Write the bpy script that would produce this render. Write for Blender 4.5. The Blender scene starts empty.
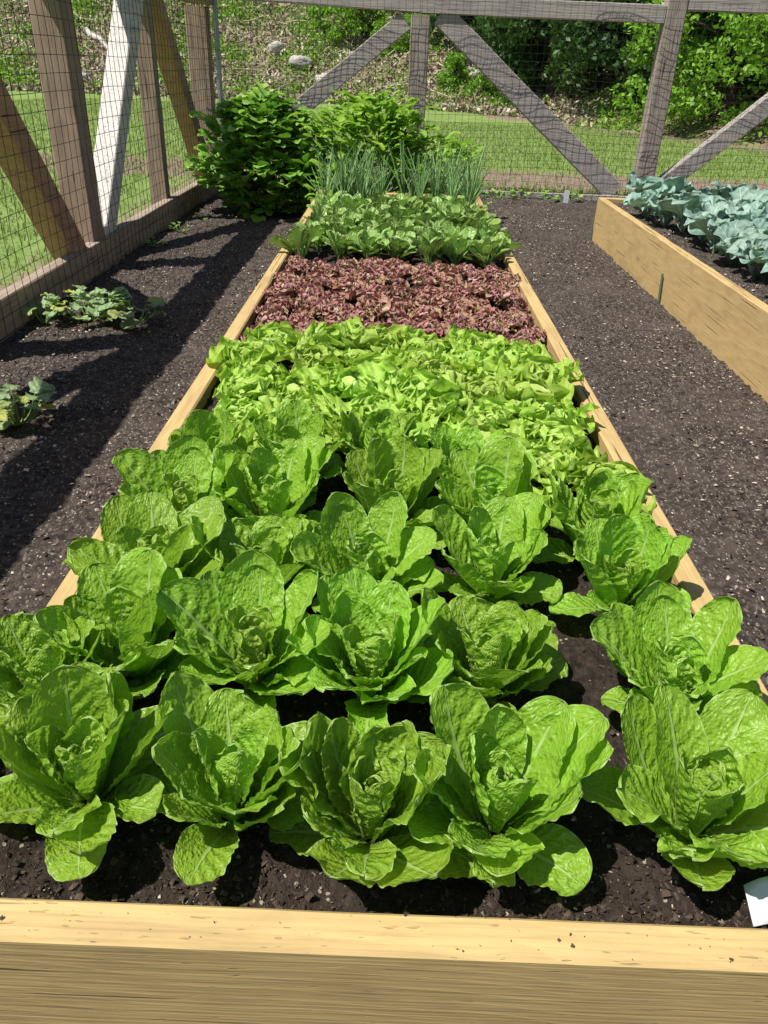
import bpy, math, random
import numpy as np
from mathutils import Vector
R = math.radians
rng = np.random.default_rng(7)
random.seed(7)
scene = bpy.context.scene
COL = scene.collection

# ------------------------------------------------------------------ camera
F_PX, PITCH, ROLL = 769.0, 30.2, 2.3
CAM_Z = 1.385
SUN = Vector((0.90, 0.45, -1.85)).normalized()      # the way the light travels

# ------------------------------------------------------------------ noise
def _h(i, j, s):
    n = (i.astype(np.int64) * 374761393 + j.astype(np.int64) * 668265263 + s * 1442695041) & 0x7fffffff
    n = ((n ^ (n >> 13)) * 1274126177) & 0x7fffffff
    return ((n ^ (n >> 16)) & 0xffffff) / float(0xffffff)
def vn(x, y, s=0):
    x = np.asarray(x, float); y = np.asarray(y, float)
    xi = np.floor(x); yi = np.floor(y); fx = x - xi; fy = y - yi
    fx = fx * fx * (3 - 2 * fx); fy = fy * fy * (3 - 2 * fy)
    a = _h(xi, yi, s); b = _h(xi + 1, yi, s); c = _h(xi, yi + 1, s); d = _h(xi + 1, yi + 1, s)
    return (a * (1 - fx) + b * fx) * (1 - fy) + (c * (1 - fx) + d * fx) * fy
def fbm(x, y, o=4, s=0):
    r = 0; a = 0.5; t = 0
    for k in range(o):
        r = r + a * vn(x * 2 ** k, y * 2 ** k, s + k * 17); t += a; a *= 0.5
    return r / t - 0.5

# ------------------------------------------------------------------ object helpers
def tag(o, label=None, cat=None, group=None, kind=None):
    if label: o['label'] = label
    if cat: o['category'] = cat
    if group: o['group'] = group
    if kind: o['kind'] = kind
    return o
def empty(name, loc, rz=0.0):
    o = bpy.data.objects.new(name, None); COL.objects.link(o)
    o.location = loc; o.rotation_euler = (0, 0, rz); o.empty_display_size = 0.1
    return o
def link(name, me, parent=None, loc=None):
    o = bpy.data.objects.new(name, me); COL.objects.link(o)
    if parent: o.parent = parent
    if loc is not None: o.location = loc
    return o
def copy_tree(o, parent=None):
    c = o.copy(); COL.objects.link(c); c.parent = parent
    for ch in list(o.children): copy_tree(ch, c)
    return c

class MB:
    """collects geometry for ONE mesh"""
    def __init__(s): s.v = []; s.f = []; s.n = 0; s.a = []; s.u = []
    def add(s, v, f, a=None, u=None):
        v = np.asarray(v, float).reshape(-1, 3); f = np.asarray(f, int)
        s.v.append(v); s.f.append(f + s.n)
        s.a.append(np.zeros((len(v), 3)) if a is None else np.asarray(a, float))
        s.u.append(np.zeros((len(v), 2)) if u is None else np.asarray(u, float))
        s.n += len(v)
    def mesh(s, name, mat, smooth=True):
        me = bpy.data.meshes.new(name)
        v = np.concatenate(s.v)
        nl = [f.shape[1] for f in s.f]
        faces = np.concatenate([f.reshape(-1) for f in s.f])
        sizes = np.concatenate([np.full(len(f), f.shape[1]) for f in s.f])
        me.vertices.add(len(v)); me.vertices.foreach_set('co', v.reshape(-1))
        me.loops.add(len(faces)); me.loops.foreach_set('vertex_index', faces.astype(np.int32))
        me.polygons.add(len(sizes))
        st = np.concatenate([[0], np.cumsum(sizes)[:-1]]).astype(np.int32)
        me.polygons.foreach_set('loop_start', st)
        me.polygons.foreach_set('use_smooth', np.full(len(sizes), smooth))
        me.update(calc_edges=True)
        at = me.attributes.new('var', 'FLOAT_VECTOR', 'POINT')
        at.data.foreach_set('vector', np.concatenate(s.a).reshape(-1))
        uvl = me.uv_layers.new(name='UVMap')
        uv = np.concatenate(s.u)[faces]
        uvl.data.foreach_set('uv', uv.reshape(-1))
        me.materials.append(mat); me.validate()
        return me
    def build(s, name, mat, parent=None, loc=None, smooth=True):
        return link(name, s.mesh(name, mat, smooth), parent, loc)

def tube(path, radii, k=6, cap=True):
    path = np.asarray(path, float); n = len(path)
    radii = np.broadcast_to(np.asarray(radii, float), (n,))
    t = np.gradient(path, axis=0); t /= np.linalg.norm(t, axis=1)[:, None] + 1e-9
    up = np.array([0, 0, 1.0]) if abs(t[0, 2]) < 0.9 else np.array([1.0, 0, 0])
    a = np.cross(t, up); a /= np.linalg.norm(a, axis=1)[:, None] + 1e-9
    b = np.cross(t, a)
    an = np.arange(k) * 2 * math.pi / k
    v = path[:, None] + radii[:, None, None] * (a[:, None] * np.cos(an)[None, :, None] + b[:, None] * np.sin(an)[None, :, None])
    i = np.arange(n - 1)[:, None] * k; j = np.arange(k)[None]
    f = np.stack([i + j, i + (j + 1) % k, i + k + (j + 1) % k, i + k + j], -1).reshape(-1, 4)
    return v.reshape(-1, 3), f

# ------------------------------------------------------------------ materials
class NT:
    def __init__(s, name):
        m = bpy.data.materials.new(name); m.use_nodes = True
        s.m = m; s.t = m.node_tree; s.t.nodes.clear()
        s.out = s.n('ShaderNodeOutputMaterial')
    def n(s, typ, **kw):
        x = s.t.nodes.new(typ)
        for k, v in kw.items():
            if k.startswith('i_'): x.inputs[k[2:]].default_value = v
            else: setattr(x, k, v)
        return x
    def l(s, a, b): s.t.links.new(a, b)
    def setin(s, sock, v):
        if isinstance(v, bpy.types.NodeSocket): s.l(v, sock)
        elif isinstance(v, (tuple, list)) and len(v) == 3 and sock.type == 'RGBA': sock.default_value = (*v, 1)
        else: sock.default_value = v
    def math(s, op, a, b=0.0, c=None, clamp=False):
        x = s.n('ShaderNodeMath', operation=op); x.use_clamp = clamp
        s.setin(x.inputs[0], a); s.setin(x.inputs[1], b)
        if c is not None: s.setin(x.inputs[2], c)
        return x.outputs[0]
    def mix(s, f, a, b, bt='MIX'):
        x = s.n('ShaderNodeMix', data_type='RGBA', blend_type=bt)
        s.setin(x.inputs[0], f); s.setin(x.inputs[6], a); s.setin(x.inputs[7], b)
        return x.outputs[2]
    def ss(s, v, a, b, lo=0.0, hi=1.0):
        x = s.n('ShaderNodeMapRange', interpolation_type='SMOOTHSTEP')
        s.setin(x.inputs[0], v); s.setin(x.inputs[1], a); s.setin(x.inputs[2], b)
        s.setin(x.inputs[3], lo); s.setin(x.inputs[4], hi)
        return x.outputs[0]
    def noise(s, vec, sc, det=3.0, rough=0.5, dist=0.0):
        x = s.n('ShaderNodeTexNoise'); x.inputs['Scale'].default_value = sc
        x.inputs['Detail'].default_value = det; x.inputs['Roughness'].default_value = rough
        x.inputs['Distortion'].default_value = dist
        if vec is not None: s.l(vec, x.inputs['Vector'])
        return x.outputs['Fac']
    def voro(s, vec, sc, feat='F1'):
        x = s.n('ShaderNodeTexVoronoi', feature=feat); x.inputs['Scale'].default_value = sc
        if vec is not None: s.l(vec, x.inputs['Vector'])
        return x
    def mapv(s, vec, sc):
        x = s.n('ShaderNodeVectorMath', operation='MULTIPLY'); s.l(vec, x.inputs[0]); x.inputs[1].default_value = sc
        return x.outputs[0]
    def bump(s, h, st, dist, prev=None):
        x = s.n('ShaderNodeBump'); x.inputs['Strength'].default_value = st; x.inputs['Distance'].default_value = dist
        s.l(h, x.inputs['Height'])
        if prev is not None: s.l(prev, x.inputs['Normal'])
        return x.outputs[0]
    def prin(s, col, rough=0.6, spec=0.5, nrm=None):
        x = s.n('ShaderNodeBsdfPrincipled')
        s.setin(x.inputs['Base Color'], col); s.setin(x.inputs['Roughness'], rough)
        s.setin(x.inputs['Specular IOR Level'], spec)
        if nrm is not None: s.l(nrm, x.inputs['Normal'])
        return x
    def done(s, sh): s.l(sh, s.out.inputs['Surface']); return s.m

def leaf_mat(name, dark, light, young, vein, trans, nv=8.0, k=1.6, rough=0.36, tfac=0.3, bumpd=0.004,
             tip=None, tipw=0.0, rib=0.09, blister=14.0, veinamt=0.45, spec=0.5, rim_light=0.5):
    m = NT(name)
    uvn = m.n('ShaderNodeUVMap'); uvn.uv_map = 'UVMap'
    sep = m.n('ShaderNodeSeparateXYZ'); m.l(uvn.outputs[0], sep.inputs[0])
    u, v = sep.outputs[0], sep.outputs[1]
    at = m.n('ShaderNodeAttribute', attribute_name='var')
    sp = m.n('ShaderNodeSeparateXYZ'); m.l(at.outputs['Vector'], sp.inputs[0])
    rnd, tt, edge = sp.outputs
    oi = m.n('ShaderNodeObjectInfo')
    tc = m.n('ShaderNodeTexCoord')
    au = m.math('ABSOLUTE', u)
    # a different patch of noise for every leaf
    off = m.n('ShaderNodeCombineXYZ'); m.l(m.math('MULTIPLY', rnd, 37.0), off.inputs[2])
    ad = m.n('ShaderNodeVectorMath', operation='ADD'); m.l(uvn.outputs[0], ad.inputs[0]); m.l(off.outputs[0], ad.inputs[1])
    uvr = ad.outputs[0]
    nz = m.noise(uvr, 3.0, 3.0)
    nf = m.noise(m.mapv(uvr, (1.0, 3.0, 1)), blister * 0.3, 2.0, 0.5)
    a = m.math('ADD', m.math('SUBTRACT', m.math('MULTIPLY', v, nv), m.math('MULTIPLY', au, k)), m.math('MULTIPLY', nz, 0.9))
    sn = m.math('ABSOLUTE', m.math('SINE', m.math('MULTIPLY', a, math.pi)))
    vmask = m.ss(sn, 0.0, 0.16, 1.0, 0.0)
    ribw = m.math('MULTIPLY', m.math('SUBTRACT', 1.15, v), rib)
    rmask = m.ss(m.math('DIVIDE', au, ribw), 0.5, 1.3, 1.0, 0.0)
    vo = m.voro(m.mapv(uvr, (1.0, 3.1, 1)), blister * 0.42, 'SMOOTH_F1')
    cells = vo.outputs['Distance']
    c = m.mix(m.ss(nf, 0.25, 0.8, 0.1, 0.75), dark, light)
    c = m.mix(m.math('MULTIPLY', rnd, 0.45), c, light)
    c = m.mix(m.ss(tt, 0.35, 1.0, 0.0, 0.85), c, young)
    hue = m.n('ShaderNodeHueSaturation'); m.l(c, hue.inputs['Color'])
    m.l(m.math('ADD', 0.485, m.math('MULTIPLY', oi.outputs['Random'], 0.02)), hue.inputs['Hue'])
    m.l(m.math('ADD', 0.82, m.math('MULTIPLY', oi.outputs['Random'], 0.32)), hue.inputs['Value'])
    c = hue.outputs[0]
    if tip is not None:
        tm = m.ss(m.math('ADD', m.math('MAXIMUM', edge, v), m.math('MULTIPLY', m.math('SUBTRACT', nz, 0.5), 0.7)), tipw, tipw + 0.35)
        c = m.mix(tm, c, m.mix(m.ss(rnd, 0.45, 1.0, 0.0, 0.75), tip, vein))
    c = m.mix(m.math('MULTIPLY', vmask, veinamt), c, vein)
    c = m.mix(m.math('MULTIPLY', rmask, 0.85), c, vein)
    c = m.mix(m.ss(edge, 0.95, 1.0, 0.0, rim_light), c, vein)  # leaf edges paled: rim light painted into the colour
    h = m.math('ADD', m.math('MULTIPLY', m.math('MULTIPLY', sn, sn), 0.8), m.math('ADD', m.math('MULTIPLY', nf, 0.9), m.math('MULTIPLY', cells, -0.9)))
    h = m.math('MULTIPLY', h, m.ss(m.math('DIVIDE', au, ribw), 0.7, 1.8))
    nr = m.bump(h, 0.75, bumpd)
    fine = m.noise(tc.outputs['Object'], 260.0, 2.0)
    nr = m.bump(fine, 0.25, 0.001, nr)
    p = m.prin(c, m.math('ADD', rough, m.math('MULTIPLY', nf, 0.16)), spec, nr)
    t = m.n('ShaderNodeBsdfTranslucent'); m.l(m.mix(0.6, c, trans), t.inputs['Color']); m.l(nr, t.inputs['Normal'])
    ms = m.n('ShaderNodeMixShader'); ms.inputs[0].default_value = tfac
    m.l(p.outputs[0], ms.inputs[1]); m.l(t.outputs[0], ms.inputs[2])
    return m.done(ms.outputs[0])

def wood_mat(name, c1, c2, dark, axis, ring=26.0, rough=0.75, weather=0.0, gain=0.6, ridge=0.0, knots=0.6, pits=0.0):
    m = NT(name)
    tc = m.n('ShaderNodeTexCoord'); co = tc.outputs['Object']
    sc = [1.0, 1.0, 1.0]; sc[axis] = 0.07
    st = m.mapv(co, tuple(sc))
    # cathedral grain: rings about the board's length, bent by slow noise and by knots
    warp = m.n('ShaderNodeTexNoise'); warp.inputs['Scale'].default_value = 3.2; warp.inputs['Detail'].default_value = 2
    sc0 = [1.0, 1.0, 1.0]; sc0[axis] = 0.35
    m.l(m.mapv(co, tuple(sc0)), warp.inputs['Vector'])
    kv = m.voro(m.mapv(co, tuple(0.55 if i == axis else 1.6 for i in range(3))), 1.6)
    kd = kv.outputs['Distance']
    kn = m.ss(kd, 0.0, 0.34, knots, 0.0)
    ln = m.n('ShaderNodeVectorMath', operation='LENGTH')
    sh = m.n('ShaderNodeVectorMath', operation='ADD'); m.l(st, sh.inputs[0]); sh.inputs[1].default_value = (0.31, 0.31, 0.11)
    m.l(sh.outputs[0], ln.inputs[0])
    d = m.math('ADD', m.math('MULTIPLY', ln.outputs['Value'], ring), m.math('ADD', m.math('MULTIPLY', warp.outputs['Fac'], 7.0), m.math('MULTIPLY', kn, 2.2)))
    fr = m.math('FRACT', d)
    g = m.math('MULTIPLY', m.ss(fr, 0.05, 0.92), m.ss(fr, 0.92, 1.0, 1.0, 0.0))
    gv = m.noise(m.mapv(co, tuple(1.2 if i == axis else 14.0 for i in range(3))), 1.0, 2.0)
    g = m.math('MULTIPLY', g, m.ss(gv, 0.3, 0.7, 0.15, gain))
    fib = m.noise(m.mapv(co, tuple(3.0 if i == axis else 125.0 for i in range(3))), 1.0, 3.0, 0.65)
    blotch = m.noise(m.mapv(co, tuple(1.0 if i == axis else 3.0 for i in range(3))), 4.0, 5.0, .65)
    c = m.mix(g, c1, c2)
    c = m.mix(m.ss(fib, 0.35, 0.75, 0.0, 0.6), c, c2)
    fib2 = m.noise(m.mapv(co, tuple(7.0 if i == axis else 230.0 for i in range(3))), 1.0, 2.0, 0.6)
    c = m.mix(m.ss(fib2, 0.5, 0.75, 0.0, 0.3), c, dark)
    c = m.mix(m.ss(blotch, 0.4, 0.75, 0.0, 0.38), c, dark)
    kc = m.ss(kd, 0.03, 0.075, 0.75 if knots > 0 else 0.0, 0.0)
    c = m.mix(kc, c, dark)
    crack = m.noise(m.mapv(co, tuple(1.3 if i == axis else 90.0 for i in range(3))), 1.0, 2.0, 0.5)
    cm = m.ss(crack, 0.655, 0.68)
    c = m.mix(m.math('MULTIPLY', cm, 0.8), c, tuple(x * 0.3 for x in dark))
    h = m.math('ADD', m.math('MULTIPLY', fib, 0.7), m.math('SUBTRACT', m.math('MULTIPLY', g, 0.3 + weather), m.math('MULTIPLY', cm, 2.5)))
    if ridge > 0:
        other = 2
        z = m.n('ShaderNodeSeparateXYZ'); m.l(co, z.inputs[0])
        rz = m.math('SINE', m.math('ADD', m.math('MULTIPLY', z.outputs[other], 760.0), m.math('MULTIPLY', warp.outputs['Fac'], 9.0)))
        h = m.math('ADD', h, m.math('MULTIPLY', rz, ridge))
    if pits > 0:
        pv = m.noise(m.mapv(co, tuple(28.0 if i == axis else 170.0 for i in range(3))), 1.0, 1.0)
        pm = m.ss(pv, 0.69, 0.76, 0.0, pits)
        c = m.mix(pm, c, tuple(x * 0.35 for x in dark)); h = m.math('SUBTRACT', h, m.math('MULTIPLY', pm, 2.0))
    nr = m.bump(h, 0.6, 0.003)
    return m.done(m.prin(c, rough, 0.3, nr).outputs[0])

def simple_mat(name, c1, c2, sc=20.0, rough=0.7, spec=0.4, bumpd=0.003, tfac=0.0, metallic=0.0):
    m = NT(name); tc = m.n('ShaderNodeTexCoord')
    nz = m.noise(tc.outputs['Object'], sc, 4.0, 0.6)
    at = m.n('ShaderNodeAttribute', attribute_name='var')
    sp = m.n('ShaderNodeSeparateXYZ'); m.l(at.outputs['Vector'], sp.inputs[0])
    f = m.math('ADD', m.math('MULTIPLY', m.ss(nz, 0.3, 0.7), 0.6), m.math('MULTIPLY', sp.outputs[0], 0.5), clamp=True)
    c = m.mix(f, c1, c2)
    nr = m.bump(nz, 0.6, bumpd)
    p = m.prin(c, rough, spec, nr); p.inputs['Metallic'].default_value = metallic
    if tfac <= 0: return m.done(p.outputs[0])
    t = m.n('ShaderNodeBsdfTranslucent'); m.l(c, t.inputs['Color'])
    ms = m.n('ShaderNodeMixShader'); ms.inputs[0].default_value = tfac
    m.l(p.outputs[0], ms.inputs[1]); m.l(t.outputs[0], ms.inputs[2])
    return m.done(ms.outputs[0])

def soil_mat(name, dark, mid, pale, specks=0.5, flat=0.55):
    m = NT(name); tc = m.n('ShaderNodeTexCoord'); co = tc.outputs['Object']
    big = m.noise(co, 2.2, 4.0, 0.6); med = m.noise(co, 38.0, 4.0, 0.65); fin = m.noise(co, 160.0, 3.0, 0.7)
    c = m.mix(m.ss(med, 0.35, 0.7), dark, mid)
    c = m.mix(m.ss(big, 0.42, 0.7, 0.0, 0.55), c, mid)
    v = m.voro(co, 85.0); cs = m.n('ShaderNodeSeparateColor'); m.l(v.outputs['Color'], cs.inputs[0])
    chip = m.math('MULTIPLY', m.ss(cs.outputs[0], 1.0 - 0.22 * specks, 1.0 - 0.16 * specks), m.ss(v.outputs['Distance'], 0.22, 0.4, 1.0, 0.0))
    c = m.mix(m.math('MULTIPLY', chip, 0.8), c, pale)
    v2 = m.voro(m.mapv(co, (1.0, 0.45, 1)), 150.0); cs2 = m.n('ShaderNodeSeparateColor'); m.l(v2.outputs['Color'], cs2.inputs[0])
    c = m.mix(m.ss(cs2.outputs[1], 0.86, 0.95, 0.0, flat * specks), c, tuple(x * 0.55 for x in pale))
    h = m.math('ADD', m.math('MULTIPLY', med, 1.2), m.math('ADD', m.math('MULTIPLY', fin, 0.6), m.math('MULTIPLY', chip, 0.3)))
    nr = m.bump(h, 1.0, 0.012)
    return m.done(m.prin(c, 0.9, 0.25, nr).outputs[0])

M = {}
M['romaine'] = leaf_mat('romaine_leaf', (.22, .42, .032), (.31, .54, .05), (.42, .63, .10), (.46, .64, .22), (.42, .74, .05),
                        nv=8, k=1.5, rough=.32, tfac=.38, bumpd=.0042, blister=27, veinamt=.34, rim_light=.8)
M['frilly'] = leaf_mat('leaf_lettuce_leaf', (.31, .52, .05), (.46, .68, .11), (.60, .78, .20), (.50, .68, .18), (.48, .74, .06),
                       nv=5, k=1.5, rough=.42, tfac=.34, bumpd=.004, blister=10, rib=.08, veinamt=.25)
M['red'] = leaf_mat('red_lettuce_leaf', (.26, .22, .07), (.36, .34, .10), (.36, .44, .10), (.70, .48, .44), (.50, .14, .12),
                    nv=4, k=1.4, rough=.36, tfac=.25, bumpd=.003, tip=(.46, .13, .16), tipw=.72, blister=10, veinamt=.2, rim_light=.55)
M['spinach'] = leaf_mat('spinach_leaf', (.15, .31, .05), (.34, .52, .14), (.38, .54, .13), (.36, .50, .20), (.30, .52, .06),
                        nv=5, k=1.4, rough=.27, tfac=.22, bumpd=.004, blister=8, veinamt=.3, rib=.1)
M['brassica'] = leaf_mat('brassica_leaf', (.10, .21, .15), (.36, .51, .44), (.36, .50, .36), (.42, .55, .42), (.20, .42, .12),
                         nv=5, k=1.3, rough=.5, tfac=.16, bumpd=.004, blister=7, veinamt=.55, rib=.12, spec=.6)
M['currant'] = leaf_mat('currant_leaf', (.12, .27, .035), (.25, .44, .06), (.40, .56, .10), (.18, .32, .08), (.18, .42, .03),
                        nv=4, k=1.2, rough=.38, tfac=.25, bumpd=.002, blister=6, veinamt=.3)
M['mint'] = leaf_mat('bright_bush_leaf', (.18, .40, .03), (.31, .57, .06), (.44, .66, .12), (.40, .58, .18), (.42, .78, .07),
                     nv=5, k=1.2, rough=.42, tfac=.33, bumpd=.002, blister=6, veinamt=.3)
M['squash'] = leaf_mat('squash_leaf', (.18, .30, .12), (.34, .46, .22), (.50, .52, .07), (.42, .5, .3), (.38, .5, .06),
                       nv=4, k=1.2, rough=.5, tfac=.25, bumpd=.003, blister=6, veinamt=.35)
M['onion'] = simple_mat('onion_leaf', (.14, .31, .08), (.30, .49, .18), 30, .4, .5, .001, .12)
M['stem'] = simple_mat('green_stem', (.12, .2, .05), (.24, .34, .12), 30, .5)
M['stalk'] = simple_mat('pale_stalk', (.38, .48, .18), (.5, .58, .3), 40, .5)
M['woodx'] = wood_mat('new_lumber_across', (.60, .43, .19), (.47, .33, .14), (.25, .18, .09), 0, ring=60, ridge=.03, pits=.35, knots=.9, gain=.6)
M['woody'] = wood_mat('new_lumber_along', (.58, .42, .19), (.44, .30, .12), (.27, .17, .075), 1, ring=42, knots=.8, gain=.45)
M['oldz'] = wood_mat('old_post_wood', (.40, .30, .23), (.25, .175, .13), (.10, .07, .05), 2, ring=34, weather=.5, rough=.85)
M['oldy'] = wood_mat('old_rail_wood', (.40, .32, .25), (.27, .20, .15), (.13, .09, .065), 1, ring=34, weather=.5, rough=.85)
M['greyx'] = wood_mat('grey_rail_wood', (.50, .44, .41), (.36, .31, .285), (.16, .13, .115), 0, ring=34, weather=.5, rough=.85)
M['greyz'] = wood_mat('grey_post_wood', (.44, .37, .32), (.31, .25, .21), (.14, .11, .09), 2, ring=34, weather=.5, rough=.85)
M['pale_brace'] = wood_mat('pale_white_brace_wood', (.70, .67, .64), (.52, .49, .46), (.36, .32, .29), 1, ring=34, weather=.4, rough=.8, knots=.3)  # much paler wood colour, used for one left fence brace
M['bounce_orange'] = wood_mat('bounce_orange_brace_wood', (.50, .31, .20), (.36, .21, .14), (.16, .10, .07), 1, ring=30, weather=.4, rough=.85)  # base colour made orange to carry warm ground bounce on the brace undersides
M['wire'] = simple_mat('black_wire', (.012, .012, .012), (.03, .03, .028), 30, .5, .5)
M['metal'] = simple_mat('galvanised_pipe', (.30, .33, .35), (.42, .45, .47), 12, .45, .5, .001, 0, .6)
M['soil'] = soil_mat('garden_soil', (.013, .009, .007), (.052, .037, .028), (.46, .38, .29), .5, .12)
M['path'] = soil_mat('path_soil', (.024, .018, .015), (.105, .083, .069), (.54, .47, .39), .8)
M['chips'] = simple_mat('bark_and_perlite', (.12, .085, .06), (.62, .54, .45), 60, .8, .3, .001)
M['crumb'] = simple_mat('soil_crumb', (.020, .014, .011), (.10, .072, .054), 80, .9, .2, .001)
M['rock'] = simple_mat('pale_boulder', (.38, .36, .33), (.62, .60, .56), 3, .85, .3, .05)
M['bark'] = simple_mat('tree_bark', (.06, .045, .035), (.13, .10, .08), 6, .9, .2, .03)
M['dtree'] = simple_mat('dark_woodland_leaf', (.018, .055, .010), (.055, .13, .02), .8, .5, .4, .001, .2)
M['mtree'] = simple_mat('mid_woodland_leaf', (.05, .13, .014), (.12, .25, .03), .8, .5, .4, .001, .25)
M['btree'] = simple_mat('bright_maple_leaf', (.15, .33, .02), (.28, .50, .045), .8, .5, .4, .001, .33)
M['grass'] = simple_mat('grass_blade', (.19, .29, .05), (.40, .47, .18), 2.0, .6, .3, .001, .3)
M['litter'] = simple_mat('dead_brush', (.13, .10, .06), (.66, .57, .44), .9, .9, .2, .001)
M['white'] = simple_mat('white_plastic', (.62, .66, .72), (.78, .80, .84), 8, .45, .5, .002)
M['greenstake'] = simple_mat('green_stake', (.05, .10, .05), (.09, .16, .08), 40, .6)

# ground: lawn, worn strips, leafy hillside by region
def ground_mat():
    m = NT('lawn_and_hill'); g = m.n('ShaderNodeNewGeometry'); co = g.outputs['Position']
    at = m.n('ShaderNodeAttribute', attribute_name='var'); sp = m.n('ShaderNodeSeparateXYZ'); m.l(at.outputs['Vector'], sp.inputs[0])
    n1 = m.noise(co, 1.1, 4.0, .6); n2 = m.noise(co, 9.0, 4.0, .7); n3 = m.noise(co, 60.0, 3.0, .7)
    lawn = m.mix(m.ss(n1, .3, .7), (.15, .25, .05), (.24, .35, .09))
    lawn = m.mix(m.ss(n2, .35, .75, 0, .6), lawn, (.32, .38, .15))
    lawn = m.mix(m.ss(n3, .55, .8, 0, .5), lawn, (.06, .13, .02))
    dirt = m.mix(m.ss(n2, .3, .7), (.20, .145, .11), (.36, .27, .21))
    dirt = m.mix(m.ss(n3, .5, .7, 0, .5), dirt, (.13, .10, .07))
    hill = m.mix(m.ss(n2, .35, .65), (.14, .10, .065), (.32, .25, .17))
    hill = m.mix(m.ss(n1, .42, .6, 0, .8), hill, (.20, .28, .07))
    hill = m.mix(m.ss(n3, .5, .75, 0, .6), hill, (.05, .045, .03))
    dm = m.ss(m.math('ADD', sp.outputs[0], m.math('MULTIPLY', m.math('SUBTRACT', n2, .5), .9)), .35, .65)
    hm = m.ss(m.math('ADD', sp.outputs[1], m.math('MULTIPLY', m.math('SUBTRACT', n2, .5), .6)), .4, .6)
    c = m.mix(dm, lawn, dirt); c = m.mix(hm, c, hill)
    nr = m.bump(m.math('ADD', n2, n3), .8, .03)
    return m.done(m.prin(c, .9, .2, nr).outputs[0])
M['ground'] = ground_mat()

# ------------------------------------------------------------------ terrain
def yb(x):                       # the line where the flat lawn meets the hill and the woods
    return np.interp(x, [-60, -16, -4, 0, 4.3, 6.5, 9, 14, 60], [38, 34, 34, 33, 29, 24, 19, 16, 14])
def terrain(x, y):
    d = (y - yb(x)) * np.interp(x, [-4, 3, 8], [1.0, .9, .75])
    r = np.clip(d, 0, None)
    z = .42 * r * (r / (r + 2.5)) + np.clip(-x - 22, 0, None) * .2
    z = np.minimum(z, 26 + .02 * z)
    return z + fbm(x * .35, y * .35, 3, 5) * np.clip(r, 0, 4) * .35 - .012
xs = np.unique(np.concatenate([np.linspace(-220, -30, 20), np.linspace(-30, 30, 150), np.linspace(30, 220, 20)]))
ys = np.unique(np.concatenate([np.linspace(-120, 0, 14), np.linspace(0, 14, 50), np.linspace(14, 60, 130), np.linspace(60, 300, 26)]))
X, Y = np.meshgrid(xs, ys); Z = terrain(X, Y)
Z = np.where((X > -2.1) & (X < 6.4) & (Y < 10.3) & (Y > -3), -.09, Z)
d = (Y - yb(X))
dirt = np.exp(-((Y - 12.2) / 1.5) ** 2) * (Y > 10) * .85 + np.exp(-((d + 1.2) / 1.6) ** 2) * (X > 3) * .9
dirt = np.maximum(dirt, np.exp(-((X + 2.6) / .45) ** 2) * .55 * (Y < 11) * (Y > 5))
hillm = np.clip((d + .4) * 1.2, 0, 1)
def grid_faces(ny, nx):
    i = np.arange(ny - 1)[:, None] * nx; j = np.arange(nx - 1)[None]
    return np.stack([i + j, i + j + 1, i + nx + j + 1, i + nx + j], -1).reshape(-1, 4)
g = MB(); g.add(np.stack([X, Y, Z], -1).reshape(-1, 3), grid_faces(len(ys), len(xs)),
               np.stack([dirt, hillm, 0 * Z], -1).reshape(-1, 3))
tag(g.build('ground', M['ground']), kind='structure')

def soil_sheet(name, x0, x1, y0, y1, z, step, amp, mat, seed, border=0.0, holes=()):
    nx = int((x1 - x0) / step) + 1; ny = int((y1 - y0) / step) + 1
    X, Y = np.meshgrid(np.linspace(x0, x1, nx), np.linspace(y0, y1, ny))
    Z = z + amp * (fbm(X * 3, Y * 3, 3, seed) * 1.2 + fbm(X * 22, Y * 22, 3, seed + 3) * 1.1
                   + np.clip(fbm(X * 50, Y * 50, 2, seed + 9), 0, 1) * 1.6)
    b = MB(); b.add(np.stack([X, Y, Z], -1).reshape(-1, 3), grid_faces(ny, nx))
    o = b.build(name, mat); tag(o, kind='structure')
    return lambda x, y: z + amp * (fbm(x * 3, y * 3, 3, seed) * 1.2 + fbm(x * 22, y * 22, 3, seed + 3) * 1.1
                   + np.clip(fbm(x * 50, y * 50, 2, seed + 9), 0, 1) * 1.6)
BX0, BX1, BY0, BY1, TOP = -.700, .745, .575, 7.45, .385      # the lettuce bed's outer faces
TH = .06
SOIL = .335
path_z = soil_sheet('garden_path', -2.14, 6.3, -2.5, 10.28, .0, .03, .028, M['path'], 11)
bed_z = soil_sheet('bed_soil', BX0 + .01, BX1 - .01, BY0 + .01, BY1 - .01, SOIL, .011, .022, M['soil'], 31)
RX0, RX1, RY0, RY1 = 1.875, 3.30, .8, 7.70
rbed_z = soil_sheet('right_bed_soil', RX0 + .01, RX1 - .01, RY0 + .01, RY1 - .01, SOIL + .005, .03, .03, M['path'], 51)

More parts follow.
